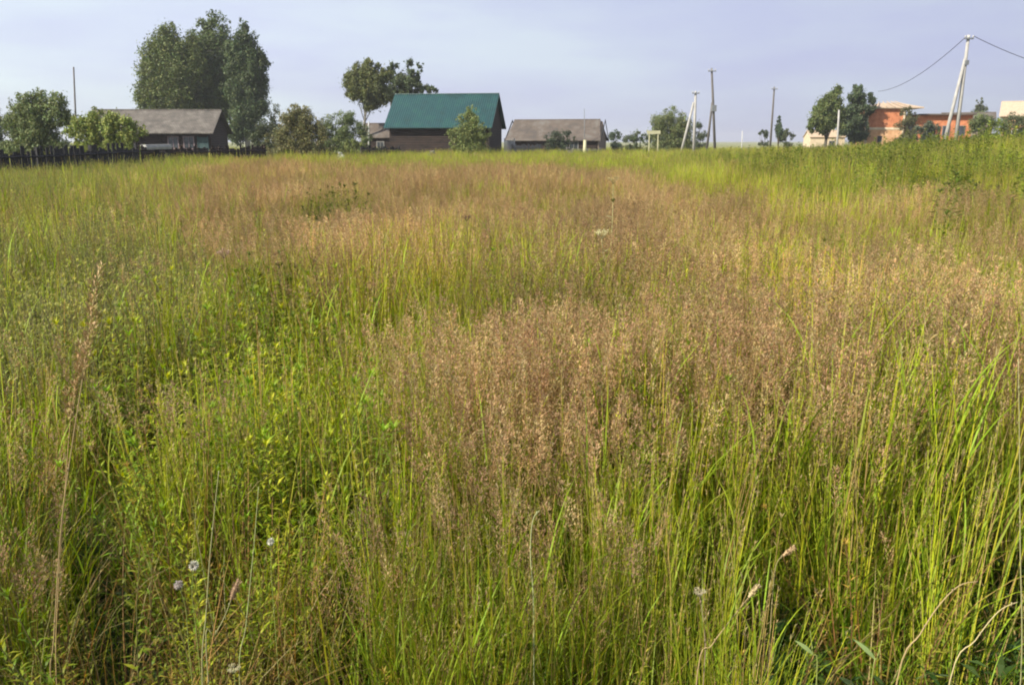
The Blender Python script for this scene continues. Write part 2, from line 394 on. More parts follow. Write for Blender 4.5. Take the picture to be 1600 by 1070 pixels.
bush('big round sunlit bush behind the pale goal-like frame', 96, [(1048,182,14),(1032,190,15),(1066,190,15),(1030,204,13),(1050,204,16),(1070,204,13),(1077,196,9),(1045,216,12),(1075,214,10),(1020,212,10),(1062,200,14)], 16000, .13, (.070,.088,.030), 12, HG)
bush('dark bush between the strutted concrete pole and the tall wooden pole', 106, [(1093,196,6),(1090,206,9),(1101,210,8),(1095,216,9)], 3000, .12, (.036,.050,.024), 9, HG)
bush('small flat-topped dark bush left alone before the far pole', 112, [(1190,207,4),(1196,208,5),(1187,210,3),(1197,214,4.5)], 1800, .12, (.034,.048,.024), 7, HG)
bush('low dark bush beside the small spruce', 108, [(1229,207,6),(1236,212,6),(1226,214,6)], 1800, .12, (.036,.048,.022), 8, HG)
bush('brownish-green bush against the shaded wall of the brick house', 92, [(1416,175,9),(1422,186,12),(1412,196,12),(1424,204,12)], 4500, .13, (.048,.052,.02), 9, HG)
bush('bluish-green bush in front of the long shaded wall', 84, [(1446,196,10),(1460,202,11),(1438,206,11),(1455,212,11)], 4200, .12, (.040,.056,.034), 9, HG)
bush('leafy green bush just past the twin-legged concrete pole', 70, [(1532,186,11),(1545,192,12),(1522,198,11),(1545,206,13),(1565,196,12)], 6000, .11, (.060,.080,.028), 10, HG)
bush('dark bush under the pale roof at the frame edge', 74, [(1583,186,12),(1598,190,14),(1575,200,12),(1594,208,13),(1615,194,14)], 6000, .11, (.040,.052,.022), 10, HG)

# ------------------------------------------------------------------ buildings
def house(name, label, loc, rz, L, W, eave, ridge, wall, roof, oh=.45, ohg=.35, gable=None, windows=(), doors=(), chimney=None, base_z=-.3, hip=0, barge=None, wmat='white'):
    """long side along x, the front long wall at y=-W/2"""
    t = thing(name, label, 'house' if 'house' in name else 'building', loc, rz)
    mb = MB()
    poly = [(-W/2, base_z), (W/2, base_z), (W/2, eave), (0, ridge - .1), (-W/2, eave)]
    mb.prism_x(poly, -L/2, L/2)
    wl = mb.build('wall', wall, t)
    if gable:
        for sx in (-1, 1):
            g_ = MB(); x0 = sx * (L/2 + .004); x1 = sx * (L/2 + .07)
            g_.prism_x([(-W/2 + .02, eave * .02), (W/2 - .02, eave * .02), (W/2 - .02, eave - .03), (0, ridge - .16), (-W/2 + .02, eave - .03)], min(x0, x1), max(x0, x1))
            g_.build('gable', gable, t)
    sl = (ridge - eave) / (W / 2)
    rb = MB(); th = .07
    for s in (-1, 1):
        y1 = s * (W/2 + oh); z1 = eave - sl * oh
        a = [(-L/2 - ohg, y1, z1), (L/2 + ohg, y1, z1), (L/2 + ohg - hip, 0, ridge), (-L/2 - ohg + hip * .4, 0, ridge)]
        vs = a + [(x, y, z + th) for x, y, z in a]
        fs = [(3,2,1,0),(4,5,6,7),(0,1,5,4),(1,2,6,5),(2,3,7,6),(3,0,4,7)]
        if s > 0: fs = [tuple(reversed(f)) for f in fs]
        rb.add(vs, fs)
    ro = rb.build('roof', roof, t)
    rc = MB(); rc.tube([(-L/2 - ohg + hip * .4, 0, ridge + th), (L/2 + ohg - hip, 0, ridge + th)], .07, 6); rc.build('ridge_cap', roof, ro)
    if barge:
        for s in (-1, 1):
            for sx in (-1, 1):
                b = MB(); x = sx * (L/2 + ohg + .02)
                y1 = s * (W/2 + oh); z1 = eave - sl * oh
                b.add([(x-.02,y1,z1-.12),(x+.02,y1,z1-.12),(x+.02,y1,z1+.1),(x-.02,y1,z1+.1),(x-.02,0,ridge-.12),(x+.02,0,ridge-.12),(x+.02,0,ridge+.1),(x-.02,0,ridge+.1)],
                      [(0,1,2,3),(7,6,5,4),(0,4,5,1),(1,5,6,2),(2,6,7,3),(3,7,4,0)])
                b.build('barge_board', barge, ro)
    for (x, z, ww, hh) in windows:
        f = MB(); y = -W/2
        e = .09
        f.box((x-ww/2-e, y-.05, z-e), (x-ww/2, y-.003, z+hh+e)); f.box((x+ww/2, y-.05, z-e), (x+ww/2+e, y-.003, z+hh+e))
        f.box((x-ww/2, y-.05, z+hh), (x+ww/2, y-.003, z+hh+e)); f.box((x-ww/2, y-.05, z-e), (x+ww/2, y-.003, z))
        f.box((x-.025, y-.045, z), (x+.025, y-.003, z+hh))
        fo = f.build('window', M[wmat], t)
        p = MB(); p.box((x-ww/2, y-.025, z), (x+ww/2, y-.006, z+hh)); p.build('pane', M['glass'], fo)
    for (x, ww, hh, mt) in doors:
        d = MB(); y = -W/2; d.box((x-ww/2, y-.06, 0), (x+ww/2, y-.003, hh)); d.box((x-ww/2-.08, y-.09, 0), (x-ww/2-.002, y-.004, hh+.08)); d.box((x+ww/2+.002, y-.09, 0), (x+ww/2+.08, y-.004, hh+.08))
        d.build('door', M[mt], t)
    if chimney:
        x, h = chimney
        c = MB(); c.box((x-.25, -.25, ridge-.5), (x+.25, .25, ridge+h)); c.box((x-.3, -.3, ridge+h), (x+.3, .3, ridge+h+.1)); c.build('chimney', M['log_lit'], ro)
    return t

def spot(x, D):
    p = at(x, HORIZON, D); p.z = float(gz(p.x, D)); return p

# long grey-roofed house, left
house('log_house', 'long low dark log house under a weathered grey roof, below the big birch clump', spot(250, 72), R(4), 9.6, 5.4, 2.45, 4.0,
      M['log'], M['slate'], oh=.5, gable=None, windows=[(1.9, 1.05, .7, .85), (3.1, 1.05, .7, .85)], doors=[(4.2, .7, 1.9, 'teal')], barge=None, wmat='pink_paint')
# green-roofed house
gh = house('log_house', 'dark brown log house with a bright green metal roof', spot(699, 79), R(-9), 8.7, 6.4, 3.25, 5.75, M['log'], M['green_roof'], oh=.55, ohg=.42,
      gable=M['log'], windows=[], barge=None)
# low annex beside it
house('shed', 'low dark reddish shed under the trees beside the green-roofed house', spot(598, 86), R(-6), 3.2, 3.4, 2.1, 3.25, M['log'], M['old_slate'], oh=.25, ohg=.2, windows=[(.2, .95, .6, .6)], wmat='grey_wood')
# barn
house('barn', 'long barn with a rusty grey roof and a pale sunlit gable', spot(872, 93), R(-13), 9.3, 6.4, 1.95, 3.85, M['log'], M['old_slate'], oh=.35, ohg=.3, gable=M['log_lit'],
      windows=[(2.2, .9, .8, .7)], barge=M['dark_wood'], hip=.5, wmat='grey_wood')
# cream low building
house('low_building', 'low cream rendered building under the rounded tree', spot(1287, 104), R(-6), 3.9, 3.5, 2.0, 2.7, M['cream'], M['timber'], oh=.12, ohg=.1, windows=[(.5, .9, .5, .6)], wmat='grey_wood')

# unfinished brick house
def brick_house():
    p = spot(1352, 100)
    t = thing('brick_house', 'unfinished two-storey house of orange brick with a pale band and a timber roof frame', 'house', p, R(-10))
    Wd, Dp, h1, h2 = 3.9, 8.0, 2.75, 5.05
    lo = MB(); x0, x1 = 0, Wd
    # lower storey with a real window hole
    wx0, wx1, wz0, wz1 = 1.25, 1.85, 1.35, 2.1
    for a, b in (((x0, 0, -.3), (wx0, .3, h1)), ((wx1, 0, -.3), (x1, .3, h1)), ((wx0, 0, -.3), (wx1, .3, wz0)), ((wx0, 0, wz1), (wx1, .3, h1))): lo.box(a, b)
    lo.box((x0, .3, -.3), (x0 + .3, Dp, h1)); lo.box((x1 - .3, .3, -.3), (x1, Dp, h1)); lo.box((x0 + .3, Dp - .3, -.3), (x1 - .3, Dp, h1))
    lo.build('lower_wall', M['buff_brick'], t)
    bd = MB(); bd.box((x0 - .05, -.05, h1), (x1 + .05, Dp + .05, h1 + .26)); bd.build('band', M['cream'], t)
    up = MB(); up.box((x0, 0, h1 + .26), (x1, .3, h2)); up.box((x0, .3, h1 + .26), (x0 + .3, Dp, h2)); up.box((x1 - .3, .3, h1 + .26), (x1, Dp, h2)); up.box((x0 + .3, Dp - .3, h1 + .26), (x1 - .3, Dp, h2))
    up.build('upper_wall', M['brick'], t)
    for x in (x0 - .09, x1 - .11):
        c = MB(); c.box((x, -.09, -.3), (x + .2, -.055, h2 - .02)); c.build('pilaster', M['cream'], t)
    wf = MB()
    for a, b in (((wx0, .1, wz0), (wx0 + .06, .16, wz1)), ((wx1 - .06, .1, wz0), (wx1, .16, wz1)), ((wx0 + .06, .1, wz1 - .06), (wx1 - .06, .16, wz1))): wf.box(a, b)
    w_ = wf.build('window', M['timber'], t); pn = MB(); pn.box((wx0 + .06, .12, wz0), (wx1 - .06, .14, wz1 - .06)); pn.build('pane', M['glass'], w_)
    # low timber roof over the block, rising towards a hipped middle
    rf = MB(); e = .35; zt = h2 + .02
    base = [(x0 - e, -e, zt), (x1 + e + 1.6, -e, zt), (x1 + e + 1.6, Dp + e, zt), (x0 - e, Dp + e, zt)]
    rf.add(base + [(x, y, z + .12) for x, y, z in base] + [(2.0, Dp * .45, zt + .75), (4.2, Dp * .45, zt + .75)],
           [(3,2,1,0),(0,1,5,4),(1,2,6,5),(2,3,7,6),(3,0,4,7),(4,5,9,8),(5,6,9),(6,7,8,9),(7,4,8)])
    rf.build('roof', M['timber'], t)
    for k in range(6):
        r_ = MB(); x = .1 + k * .85; r_.tube([(x, -.55, zt + .2), (x * .5 + 1.4, Dp * .45, zt + .92)], .05, 4); r_.build('rafter', M['timber'], t)
    # long side wing in shade
    wg = MB(); wg.box((x1 + .004, 1.2, -.3), (x1 + 7.6, 7.0, 4.35)); wg.build('side_wing', M['brick'], t)
    wr = MB(); wr.box((x1 + 1.98, .7, 4.35), (x1 + 8.0, 7.5, 4.5)); wr.build('wing_roof', M['old_slate'], t)
    for x in (1.3, 3.2, 4.9, 6.5):
        f = MB(); f.box((x1 + x - .4, 1.12, 2.1), (x1 + x + .4, 1.198, 3.2)); q = f.build('window', M['grey_wood'], t)
        pn = MB(); pn.box((x1 + x - .33, 1.1, 2.17), (x1 + x + .33, 1.118, 3.13)); pn.build('pane', M['glass'], q)
brick_house()
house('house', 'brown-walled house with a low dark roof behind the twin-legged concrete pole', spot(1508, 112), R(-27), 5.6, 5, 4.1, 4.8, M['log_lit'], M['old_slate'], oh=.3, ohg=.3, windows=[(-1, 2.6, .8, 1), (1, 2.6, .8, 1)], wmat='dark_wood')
house('house', 'house with a pale tan timber roof at the frame edge', spot(1606, 96), R(-30), 5.2, 6, 4.0, 5.4, M['buff_brick'], M['timber'], oh=.4, ohg=.4, windows=[(-1.2, 1.4, .8, 1)])

# ------------------------------------------------------------------ poles and wires
def pole(label, x, ytop, D, r=.11, mat='pole_wood', xtop=None, strut=None, arms=None, box=None, name='utility_pole', cap=None, wood_top=False, group='utility poles'):
    b = spot(x, D); top = at(xtop if xtop is not None else x, ytop, D)
    t = thing(name, label, 'pole', b, 0, group)
    p = MB(); p.tube([Vector((0, 0, -.2)), (top - b) * .5, top - b], [r * 1.15, r, r * .8], 8); p.build('post', M[mat], t, True)
    if strut:
        sx, sx2, sy2, m2, dy = strut
        s0 = spot(sx, D + dy); s1 = at(sx2, sy2, D)
        q = MB(); q.tube([s0 - b - Vector((0, 0, .2)), s1 - b], [r * 1.05, r * .8], 8); q.build('strut', M[m2], t, True)
    if arms:
        for z, wd in arms:
            a = MB(); zz = (top - b) * (1 - z / (top - b).length)
            a.box((zz.x - wd / 2, -.05 - r, zz.z - .05), (zz.x + wd / 2, .05 - r, zz.z + .05)); ao = a.build('crossarm', M['steel'], t)
            for k in (-1, 0, 1):
                i = MB(); i.tube([(zz.x + k * wd * .44, -r, zz.z + .05), (zz.x + k * wd * .44, -r, zz.z + .14), (zz.x + k * wd * .44, -r, zz.z + .2)], [.03, .06, .03], 8); i.build('insulator', M['white'], ao, True)
    if box:
        z, s = box
        zz = (top - b) * (z / (top - b).z)
        k = MB(); k.box((zz.x - s / 2, -r - s * .8, z - s * .7), (zz.x + s / 2, -r - .004, z + s * .7)); k.build('junction_box', M['steel'], t)
    return t, top

_, tA = pole('tall concrete pole with a leaning concrete leg, carrying sagging black wires', 1493, 55, 62, .13, 'concrete', 1513.5, strut=(1472, 1508, 92, 'concrete', -.4), arms=[(.25, .6)], box=(6.3, .22))
_, tB = pole('short pale concrete pole with a slanting strut, left of the tall dark wooden pole'.replace('left of', 'beside'), 1085, 143, 88, .14, 'concrete', 1087, strut=(1063, 1084, 160, 'concrete', .2), arms=[(.2, .7)])
_, tC = pole('tallest dark wooden pole with a thin back stay and a box halfway up', 1119, 107, 92, .13, 'pole_wood', 1112, strut=(1104, 1113, 160, 'pole_wood', .6), arms=[(.3, .8)], box=(4.9, .45))
_, tD = pole('lone thin wooden pole rising beside the small spruce', 1204, 136, 118, .13, 'pole_wood', 1210, arms=[(.3, .8)])
_, tE = pole('faint thin pole rising behind the dark willow bush', 118, 105, 100, .10, 'pole_wood', 115)
pole('bare antenna mast rising past the rusty grey roof', 914, 170, 88, .035, 'steel', 913, group=None, name='antenna_mast')
pole('slender white post standing in the open gap beside the tall wooden pole', 1160, 205, 100, .055, 'white', 1160, group=None, name='post')
pole('pale square post under the round-headed slim tree', 575, 190, 74, .065, 'white', 576, group=None, name='post')
pole('white concrete post between the two trees by the brick house', 1309, 172, 88, .11, 'concrete', 1311, group=None, name='post')
pole('short pale yellow post before the barn with the rusty roof', 914, 219, 72, .15, 'yellow', 914, group=None, name='post')

def wire(label, a, b, sag, r=.022, group='overhead wires'):
    mb = MB(); pts = []
    for i in range(25):
        t = i / 24; p = a.lerp(b, t); p.z -= sag * 4 * t * (1 - t); pts.append(p - a)
    mb.tube(pts, r, 5); o = mb.build('overhead_wire', M['cable']); o.location = a
    tag(o, label, 'wire', group)
far = at(1372, 143, 100)
wire('dark wire sloping down from the twin-legged pole to the trees by the brick house', tA + Vector((-.2, -.15, -.1)), far, .8)
#wire('lower of two close wires sloping down towards the trees by the brick house', tA + Vector((-.25, -.15, -.25)), far + Vector((0, 0, -.35)), .9, .018)
wire('dark wire sagging from the twin-legged pole out of the frame', tA + Vector((.3, -.15, -.1)), at(1760, 128, 62), .5)
#wire('lower wire sagging from the twin-legged pole out of the frame', tA + Vector((.3, -.15, -.3)), at(1760, 136, 62), .5, .018)

# goal-like pale frame
t = thing('gate_frame', 'pale goal-like metal frame standing before the big round bush', 'frame', spot(1021, 84))
b0 = spot(1021, 84)
for x in (-.42, .42):
    q = MB(); q.box((x - .05, -.05, -.2), (x + .05, .05, 2.3)); q.build('post', M['yellow'], t)
q = MB(); q.box((-.62, -.08, 2.303), (.62, .08, 2.62)); q.build('top_panel', M['yellow'], t)

# ------------------------------------------------------------------ fences and yard things
def fence(name, label, pts, h, mat, rail=True, board=.16, gapf=.03, wob=.12, group=None, cap=None):
    p0 = Vector(pts[0]); t = thing(name, label, 'fence', p0, 0, group)
    bd = MB(); rl = MB()
    for a, b in zip(pts[:-1], pts[1:]):
        a = Vector(a); b = Vector(b); L = (b - a).length; d = (b - a).normalized(); nrm = Vector((-d.y, d.x, 0))
        ang = math.atan2(d.y, d.x); s = 0
        while s < L - board:
            wd = board * rnd.uniform(.8, 1.15)
            p = a + d * s; p.z = float(gz(p.x, p.y))
            hh = h * rnd.uniform(1 - wob, 1 + wob * .5)
            if rnd.random() > .012:
                Mx = Matrix.Translation(p - p0) @ Matrix.Rotation(ang, 4, 'Z') @ Matrix.Rotation(rnd.gauss(0, .02), 4, 'Y')
                bd.box((0, -.012, .03), (wd, .012, hh), Mx)
            s += wd + gapf * rnd.random()
        if rail:
            for z in (.35, .8):
                q0 = a.copy(); q0.z = float(gz(a.x, a.y)) + h * z; q1 = b.copy(); q1.z = float(gz(b.x, b.y)) + h * z
                rl.tube([q0 - p0 - nrm * .06, q1 - p0 - nrm * .06], .035, 4)
        k = max(1, int(L / 3))
        for i in range(k + 1):
            p = a.lerp(b, i / k); p.z = float(gz(p.x, p.y))
            q = MB(); Mx = Matrix.Translation(p - p0 + nrm * .12) @ Matrix.Rotation(ang, 4, 'Z')
            q.box((-.06, -.06, -.2), (.06, .06, h * 1.04), Mx); q.build('post', mat, t)
    bd.build('boards', mat, t)
    if rail: rl.build('rails', cap or mat, t)
    return t
fence('plank_fence', 'long black weathered plank fence along the field under the willow bushes', [spot(-60, 29), spot(60, 32), spot(215, 38)], 1.45, M['dark_wood'], gapf=.004, wob=.16)
fence('plank_fence', 'low dark brown plank fence in front of the long grey-roofed house', [spot(218, 39), spot(262, 44), spot(415, 52)], 1.35, M['log'], gapf=.01)
fence('plank_fence', 'dark picket fence running beside the green-roofed house', [spot(566, 62), spot(625, 66)], 1.25, M['dark_wood'])
fence('plank_fence', 'grey plank fence beside the pale sunlit gable of the barn', [spot(802, 78), spot(846, 80)], 1.35, M['grey_wood'])
fence('plank_fence', 'pale grey low fence in front of the dark end of the barn', [spot(897, 76), spot(940, 82)], 1.0, M['grey_wood'])

def planks(label, x0, x1, y, D, D1):
    a = at(x0, y, D); b = at(x1, y - 1, D1)
    o = Vector((a.x, a.y, float(gz(a.x, a.y))))
    t = thing('plank_stack', label, 'planks', o)
    for k in range(3):
        mb = MB(); d = (b - a); nrm = Vector((-d.y, d.x, 0)).normalized()
        off = Vector((0, 0, -.075 * k)) + nrm * rnd.uniform(-.05, .05)
        vs = []
        for p in (a, b):
            for (s, z) in ((-.14, 0), (.14, 0), (.14, .07), (-.14, .07)): vs.append(p + off + nrm * s + Vector((0, 0, z)) - o)
        mb.add(vs, [(3,2,1,0),(4,5,6,7),(0,1,5,4),(1,2,6,5),(2,3,7,6),(3,0,4,7)]); mb.build('plank', M['white'], t)
    for f in (.08, .5, .92):
        p = a.lerp(b, f); mb = MB(); g0 = float(gz(p.x, p.y))
        mb.box((p.x - o.x - .08, p.y - o.y - .08, g0 - o.z - .1), (p.x - o.x + .08, p.y - o.y + .08, p.z - o.z - .153)); mb.build('trestle', M['dark_wood'], t)
planks('stack of long pale planks lying level at the gap in the dark fence', 224, 264, 229, 40, 42)

def gate():
    p = spot(796, 79); t = thing('white_gate', 'small white gate between the green-roofed house and the barn', 'gate', p)
    q = MB()
    for k in range(6): q.box((-.36 + k * .125, -.02, .12), (-.36 + k * .125 + .1, .02, 1.72))
    q.build('panel', M['white'], t)
    for x in (-.44, .44):
        q = MB(); q.box((x - .05, -.05, -.2), (x + .05, .05, 1.9)); q.build('post', M['white'], t)
gate()
def heap(label, x, D, wd, h, mat, n=26, name='board_heap', cat='heap'):
    p = spot(x, D); q = MB()
    for k in range(n):
        z = h * (k / n) ; s = 1 - .75 * k / n
        Mx = Matrix.Translation((rnd.uniform(-.3, .3) * wd * s, rnd.uniform(-.3, .3) * s, z)) @ Matrix.Rotation(rnd.uniform(-.6, .6), 4, 'Z') @ Matrix.Rotation(rnd.uniform(-.25, .25), 4, 'Y')
        q.box((-wd * .3 * s, -.07, 0), (wd * .3 * s, .07, .05), Mx)
    o = q.build(name, mat); o.location = p; tag(o, label, cat)
heap('low heap of grey boards before the dark bush at the barn', 889, 68, 1.5, 1.15, M['grey_wood'])
heap('small pale heap at the field edge near the slim-trunked tree', 532, 55, 1.2, 1.0, M['white'])
heap('low brown heap of old timber in front of the log wall of the green-roofed house', 673, 60, 1.6, 1.0, M['grey_wood'], 20)

# ------------------------------------------------------------------ meadow plants (prototypes)
def jit(c, a=.15, r=rnd):
    k = 1 + r.uniform(-a, a); return tuple(max(0, x * k * (1 + r.uniform(-a * .4, a * .4))) for x in c)

def blade(mb, x, y, h, wd, az, lean, curl, col, n=5, tipcol=None, z0=0):
    dx, dy = math.cos(az), math.sin(az); sx, sy = -dy, dx
    tw = rnd.uniform(-.8, .8)
    vs = []; cs = []
    for i in range(n + 1):
        t = i / n
        o = lean * h * t + curl * h * t ** 3
        z = h * (t - .35 * abs(curl) * t ** 3)
        ww = wd * (1 - t ** 1.6) * .5 + wd * .04
        a = az + math.pi / 2 + tw * t
        cx, cy_ = x + dx * o, y + dy * o
        vs += [(cx - math.cos(a) * ww, cy_ - math.sin(a) * ww, z0 + z), (cx + math.cos(a) * ww, cy_ + math.sin(a) * ww, z0 + z)]
        c = col if not tipcol else tuple(col[k] * (1 - t) + tipcol[k] * t for k in range(3))
        cs += [c, c]
    k = len(mb.v); mb.v += vs; mb.c += cs
    mb.f += [(k + 2*i, k + 2*i + 1, k + 2*i + 3, k + 2*i + 2) for i in range(n)]

def leafq(mb, p, d, ln, wd, col, fold=.2):
    """a small lance-shaped leaf of two quads, arching"""
    d = d.normalized(); s = d.cross(Vector((0, 0, 1)))
    s = s.normalized() if s.length > .01 else Vector((1, 0, 0))
    up = s.cross(d)
    m = p + d * ln * .45 + up * ln * .06; e = p + d * ln - up * ln * .12
    mb.add([p, m - s * wd / 2, e, m + s * wd / 2], [(0, 1, 2, 3)], col)

def culm(mb, x, y, h, az, lean, r, col, n=4):
    """thin stem as a crossed ribbon; returns points"""
    dx, dy = math.cos(az), math.sin(az); pts = []
    for i in range(n + 1):
        t = i / n; pts.append(Vector((x + dx * lean * h * t ** 2, y + dy * lean * h * t ** 2, h * t)))
    vs = []
    for i, p in enumerate(pts):
        rr = r * (1 - .5 * i / n)
        for k in range(3):
            a = k * 2.094; vs.append(p + Vector((math.cos(a) * rr, math.sin(a) * rr, 0)))
    mb.add(vs, [(i*3+k, i*3+(k+1)%3, (i+1)*3+(k+1)%3, (i+1)*3+k) for i in range(n) for k in range(3)], col)
    return pts

G1 = (.23, .32, .018); G2 = (.40, .42, .022); G3 = (.12, .21, .016); ST = (.44, .34, .12); STG = (.40, .43, .04); PL = (.40, .275, .135)

def proto_grass(k):
    mb = MB()
    for i in range(34):
        r = .15 * math.sqrt(rnd.random()); a = rnd.uniform(0, 6.283)
        c = jit(rnd.choice([G1, G1, G2, G3]), .25)
        if rnd.random() < .12: c = jit(ST, .2)
        blade(mb, r * math.cos(a), r * math.sin(a), rnd.uniform(.45, .95), rnd.uniform(.004, .0085), a + rnd.uniform(-1, 1), rnd.uniform(.02, .28), rnd.uniform(0, .35), c)
    return mb
def proto_stem(k):
    mb = MB()
    for i in range(22):
        r = .15 * math.sqrt(rnd.random()); a = rnd.uniform(0, 6.283); h = rnd.uniform(.7, 1.12)
        c = jit(rnd.choice([STG, STG, G2, ST]), .2)
        p = culm(mb, r * math.cos(a), r * math.sin(a), h, a + rnd.uniform(-1, 1), rnd.uniform(0, .14), .0022, c)
        for j in range(2):
            q = p[rnd.choice([1, 2, 3])]; aa = rnd.uniform(0, 6.28)
            blade(mb, q.x, q.y, rnd.uniform(.18, .34), .006, aa, rnd.uniform(.15, .5), rnd.uniform(.1, .5), jit(G1, .25), 4, None, q.z)
        e = p[-1]; d = (p[-1] - p[-2]).normalized()
        cc = jit((.33, .27, .12), .2)
        for j in range(12):
            leafq(mb, e + d * rnd.uniform(-.09, .02), (d + Vector((rnd.gauss(0, .35), rnd.gauss(0, .35), 0))), rnd.uniform(.012, .025), .004, cc)
    return mb
def panicle(mb, p, d, ln, wd, n, col):
    d = d.normalized(); bend = Vector((rnd.gauss(0, 1), rnd.gauss(0, 1), 0)).normalized() * ln * .18
    for i in range(n):
        t = rnd.random(); prof = math.sin(math.pi * min(1, t * .82 + .13)) ** .8
        c0 = p + d * ln * t + bend * t * t
        a = rnd.uniform(0, 6.283); rr = wd * prof * rnd.random() ** .6
        off = Vector((math.cos(a) * rr, math.sin(a) * rr, rr * .8))
        leafq(mb, c0 + off, d + Vector((math.cos(a) * .7, math.sin(a) * .7, rnd.uniform(-.2, .3))), rnd.uniform(.008, .018), rnd.uniform(.0028, .005), jit(col, .28))
def proto_plume(k):
    mb = MB()
    for i in range(10):
        r = .17 * math.sqrt(rnd.random()); a = rnd.uniform(0, 6.283); h = rnd.uniform(.72, 1.0)
        p = culm(mb, r * math.cos(a), r * math.sin(a), h, a + rnd.uniform(-.8, .8), rnd.uniform(.0, .16), .0020, jit(rnd.choice([ST, STG]), .2))
        panicle(mb, p[-1] - Vector((0, 0, .06)), p[-1] - p[-2], rnd.uniform(.14, .24), rnd.uniform(.018, .038), 105, jit(rnd.choice([PL, PL, (.34, .215, .12), (.48, .36, .18)]), .12))
        for j in range(2):
            q = p[rnd.choice([1, 2])]; blade(mb, q.x, q.y, rnd.uniform(.2, .36), .006, rnd.uniform(0, 6.28), rnd.uniform(.15, .5), rnd.uniform(.1, .5), jit(G1, .25), 4, None, q.z)
    for i in range(10):
        r = .15 * math.sqrt(rnd.random()); a = rnd.uniform(0, 6.283)
        blade(mb, r * math.cos(a), r * math.sin(a), rnd.uniform(.4, .75), rnd.uniform(.004, .007), a, rnd.uniform(.05, .3), rnd.uniform(0, .4), jit(rnd.choice([G1, G2]), .25))
    return mb
def leafy(mb, x, y, h, col, ln, wd, n, az, lean, spread=.8, stemcol=(.20, .19, .07)):
    p = culm(mb, x, y, h, az, lean, .003, jit(stemcol, .2))
    for i in range(n):
        t = .15 + .85 * (i / n); q = p[0].lerp(p[-1], t); q = Vector((x + math.cos(az) * lean * h * t * t, y + math.sin(az) * lean * h * t * t, h * t))
        a = i * 2.4 + rnd.uniform(-.3, .3); s = ln * (1.1 - .65 * t) * rnd.uniform(.7, 1.2)
        leafq(mb, q, Vector((math.cos(a), math.sin(a), spread * rnd.uniform(.2, 1.2))), s, wd * s / ln, jit(col, .22))
    for i in range(7):
        leafq(mb, p[-1], Vector((rnd.gauss(0, .5), rnd.gauss(0, .5), 1)), ln * .5, wd * .5, jit(col, .2))
def proto_forb(k):
    mb = MB()
    for i in range(7):
        r = .15 * math.sqrt(rnd.random()); a = rnd.uniform(0, 6.283)
        leafy(mb, r * math.cos(a), r * math.sin(a), rnd.uniform(.55, .95), rnd.choice([(.27, .34, .022), (.17, .27, .018), (.34, .37, .028)]), .085, .017, 46, a, rnd.uniform(0, .2))
    return mb
def proto_grey(k):
    mb = MB()
    for i in range(7):
        r = .14 * math.sqrt(rnd.random()); a = rnd.uniform(0, 6.283)
        leafy(mb, r * math.cos(a), r * math.sin(a), rnd.uniform(.6, 1.05), rnd.choice([(.33, .35, .08), (.27, .31, .075), (.36, .34, .09)]), .06, .011, 55, a, rnd.uniform(0, .15), 1.2, (.18, .16, .09))
    return mb
def proto_dock(k):
    mb = MB()
    for i in range(16):
        a = rnd.uniform(0, 6.283); h = rnd.uniform(.08, .42)
        leafq(mb, Vector((rnd.gauss(0, .06), rnd.gauss(0, .06), h * .5)), Vector((math.cos(a), math.sin(a), rnd.uniform(.1, .9))), rnd.uniform(.05, .11), rnd.uniform(.016, .036), jit(rnd.choice([(.05, .10, .02), (.08, .14, .025), (.045, .085, .02)]), .2))
    for i in range(26):
        r = .16 * math.sqrt(rnd.random()); a = rnd.uniform(0, 6.283)
        blade(mb, r * math.cos(a), r * math.sin(a), rnd.uniform(.15, .5), .006, a, rnd.uniform(.1, .5), rnd.uniform(.1, .6), jit(rnd.choice([G1, G3, (.30, .22, .09)]), .25), 4)
    return mb
def proto_straw(k):
    mb = MB()
    for i in range(9):
        r = .16 * math.sqrt(rnd.random()); a = rnd.uniform(0, 6.283); h = rnd.uniform(.6, 1.15)
        c = jit(rnd.choice([ST, (.40, .25, .08), (.34, .20, .07), (.45, .38, .18)]), .2)
        blade(mb, r * math.cos(a), r * math.sin(a), h, .005, a, rnd.uniform(.02, .3), rnd.uniform(0, .5), c, 6)
    for i in range(5):
        a = rnd.uniform(0, 6.283)
        leafy(mb, .12 * math.cos(a), .12 * math.sin(a), rnd.uniform(.5, .85), rnd.choice([(.36, .24, .05), (.30, .27, .04), (.22, .24, .03)]), .06, .010, 34, a, rnd.uniform(0, .25), .8, (.22, .13, .06))
    return mb
def proto_tall(k):
    mb = MB()
    for i in range(5):
        r = .18 * math.sqrt(rnd.random()); a = rnd.uniform(0, 6.283)
        leafy(mb, r * math.cos(a), r * math.sin(a), rnd.uniform(.9, 1.35), rnd.choice([(.19, .23, .04), (.24, .26, .045), (.13, .175, .035)]), .13, .035, 50, a, rnd.uniform(0, .15))
    return mb

hidden = {}
for nm, fn, cnt in (('grass', proto_grass, 6), ('stem', proto_stem, 6), ('plume', proto_plume, 6), ('forb', proto_forb, 5), ('grey', proto_grey, 4), ('dock', proto_dock, 5), ('straw', proto_straw, 5), ('tall', proto_tall, 5)):
    col = bpy.data.collections.new(nm + '_clumps')
    for k in range(cnt):
        o = fn(k).build(nm + '_clump', M['leaf']); C.objects.unlink(o); col.objects.link(o)
    hidden[nm] = (col, cnt)

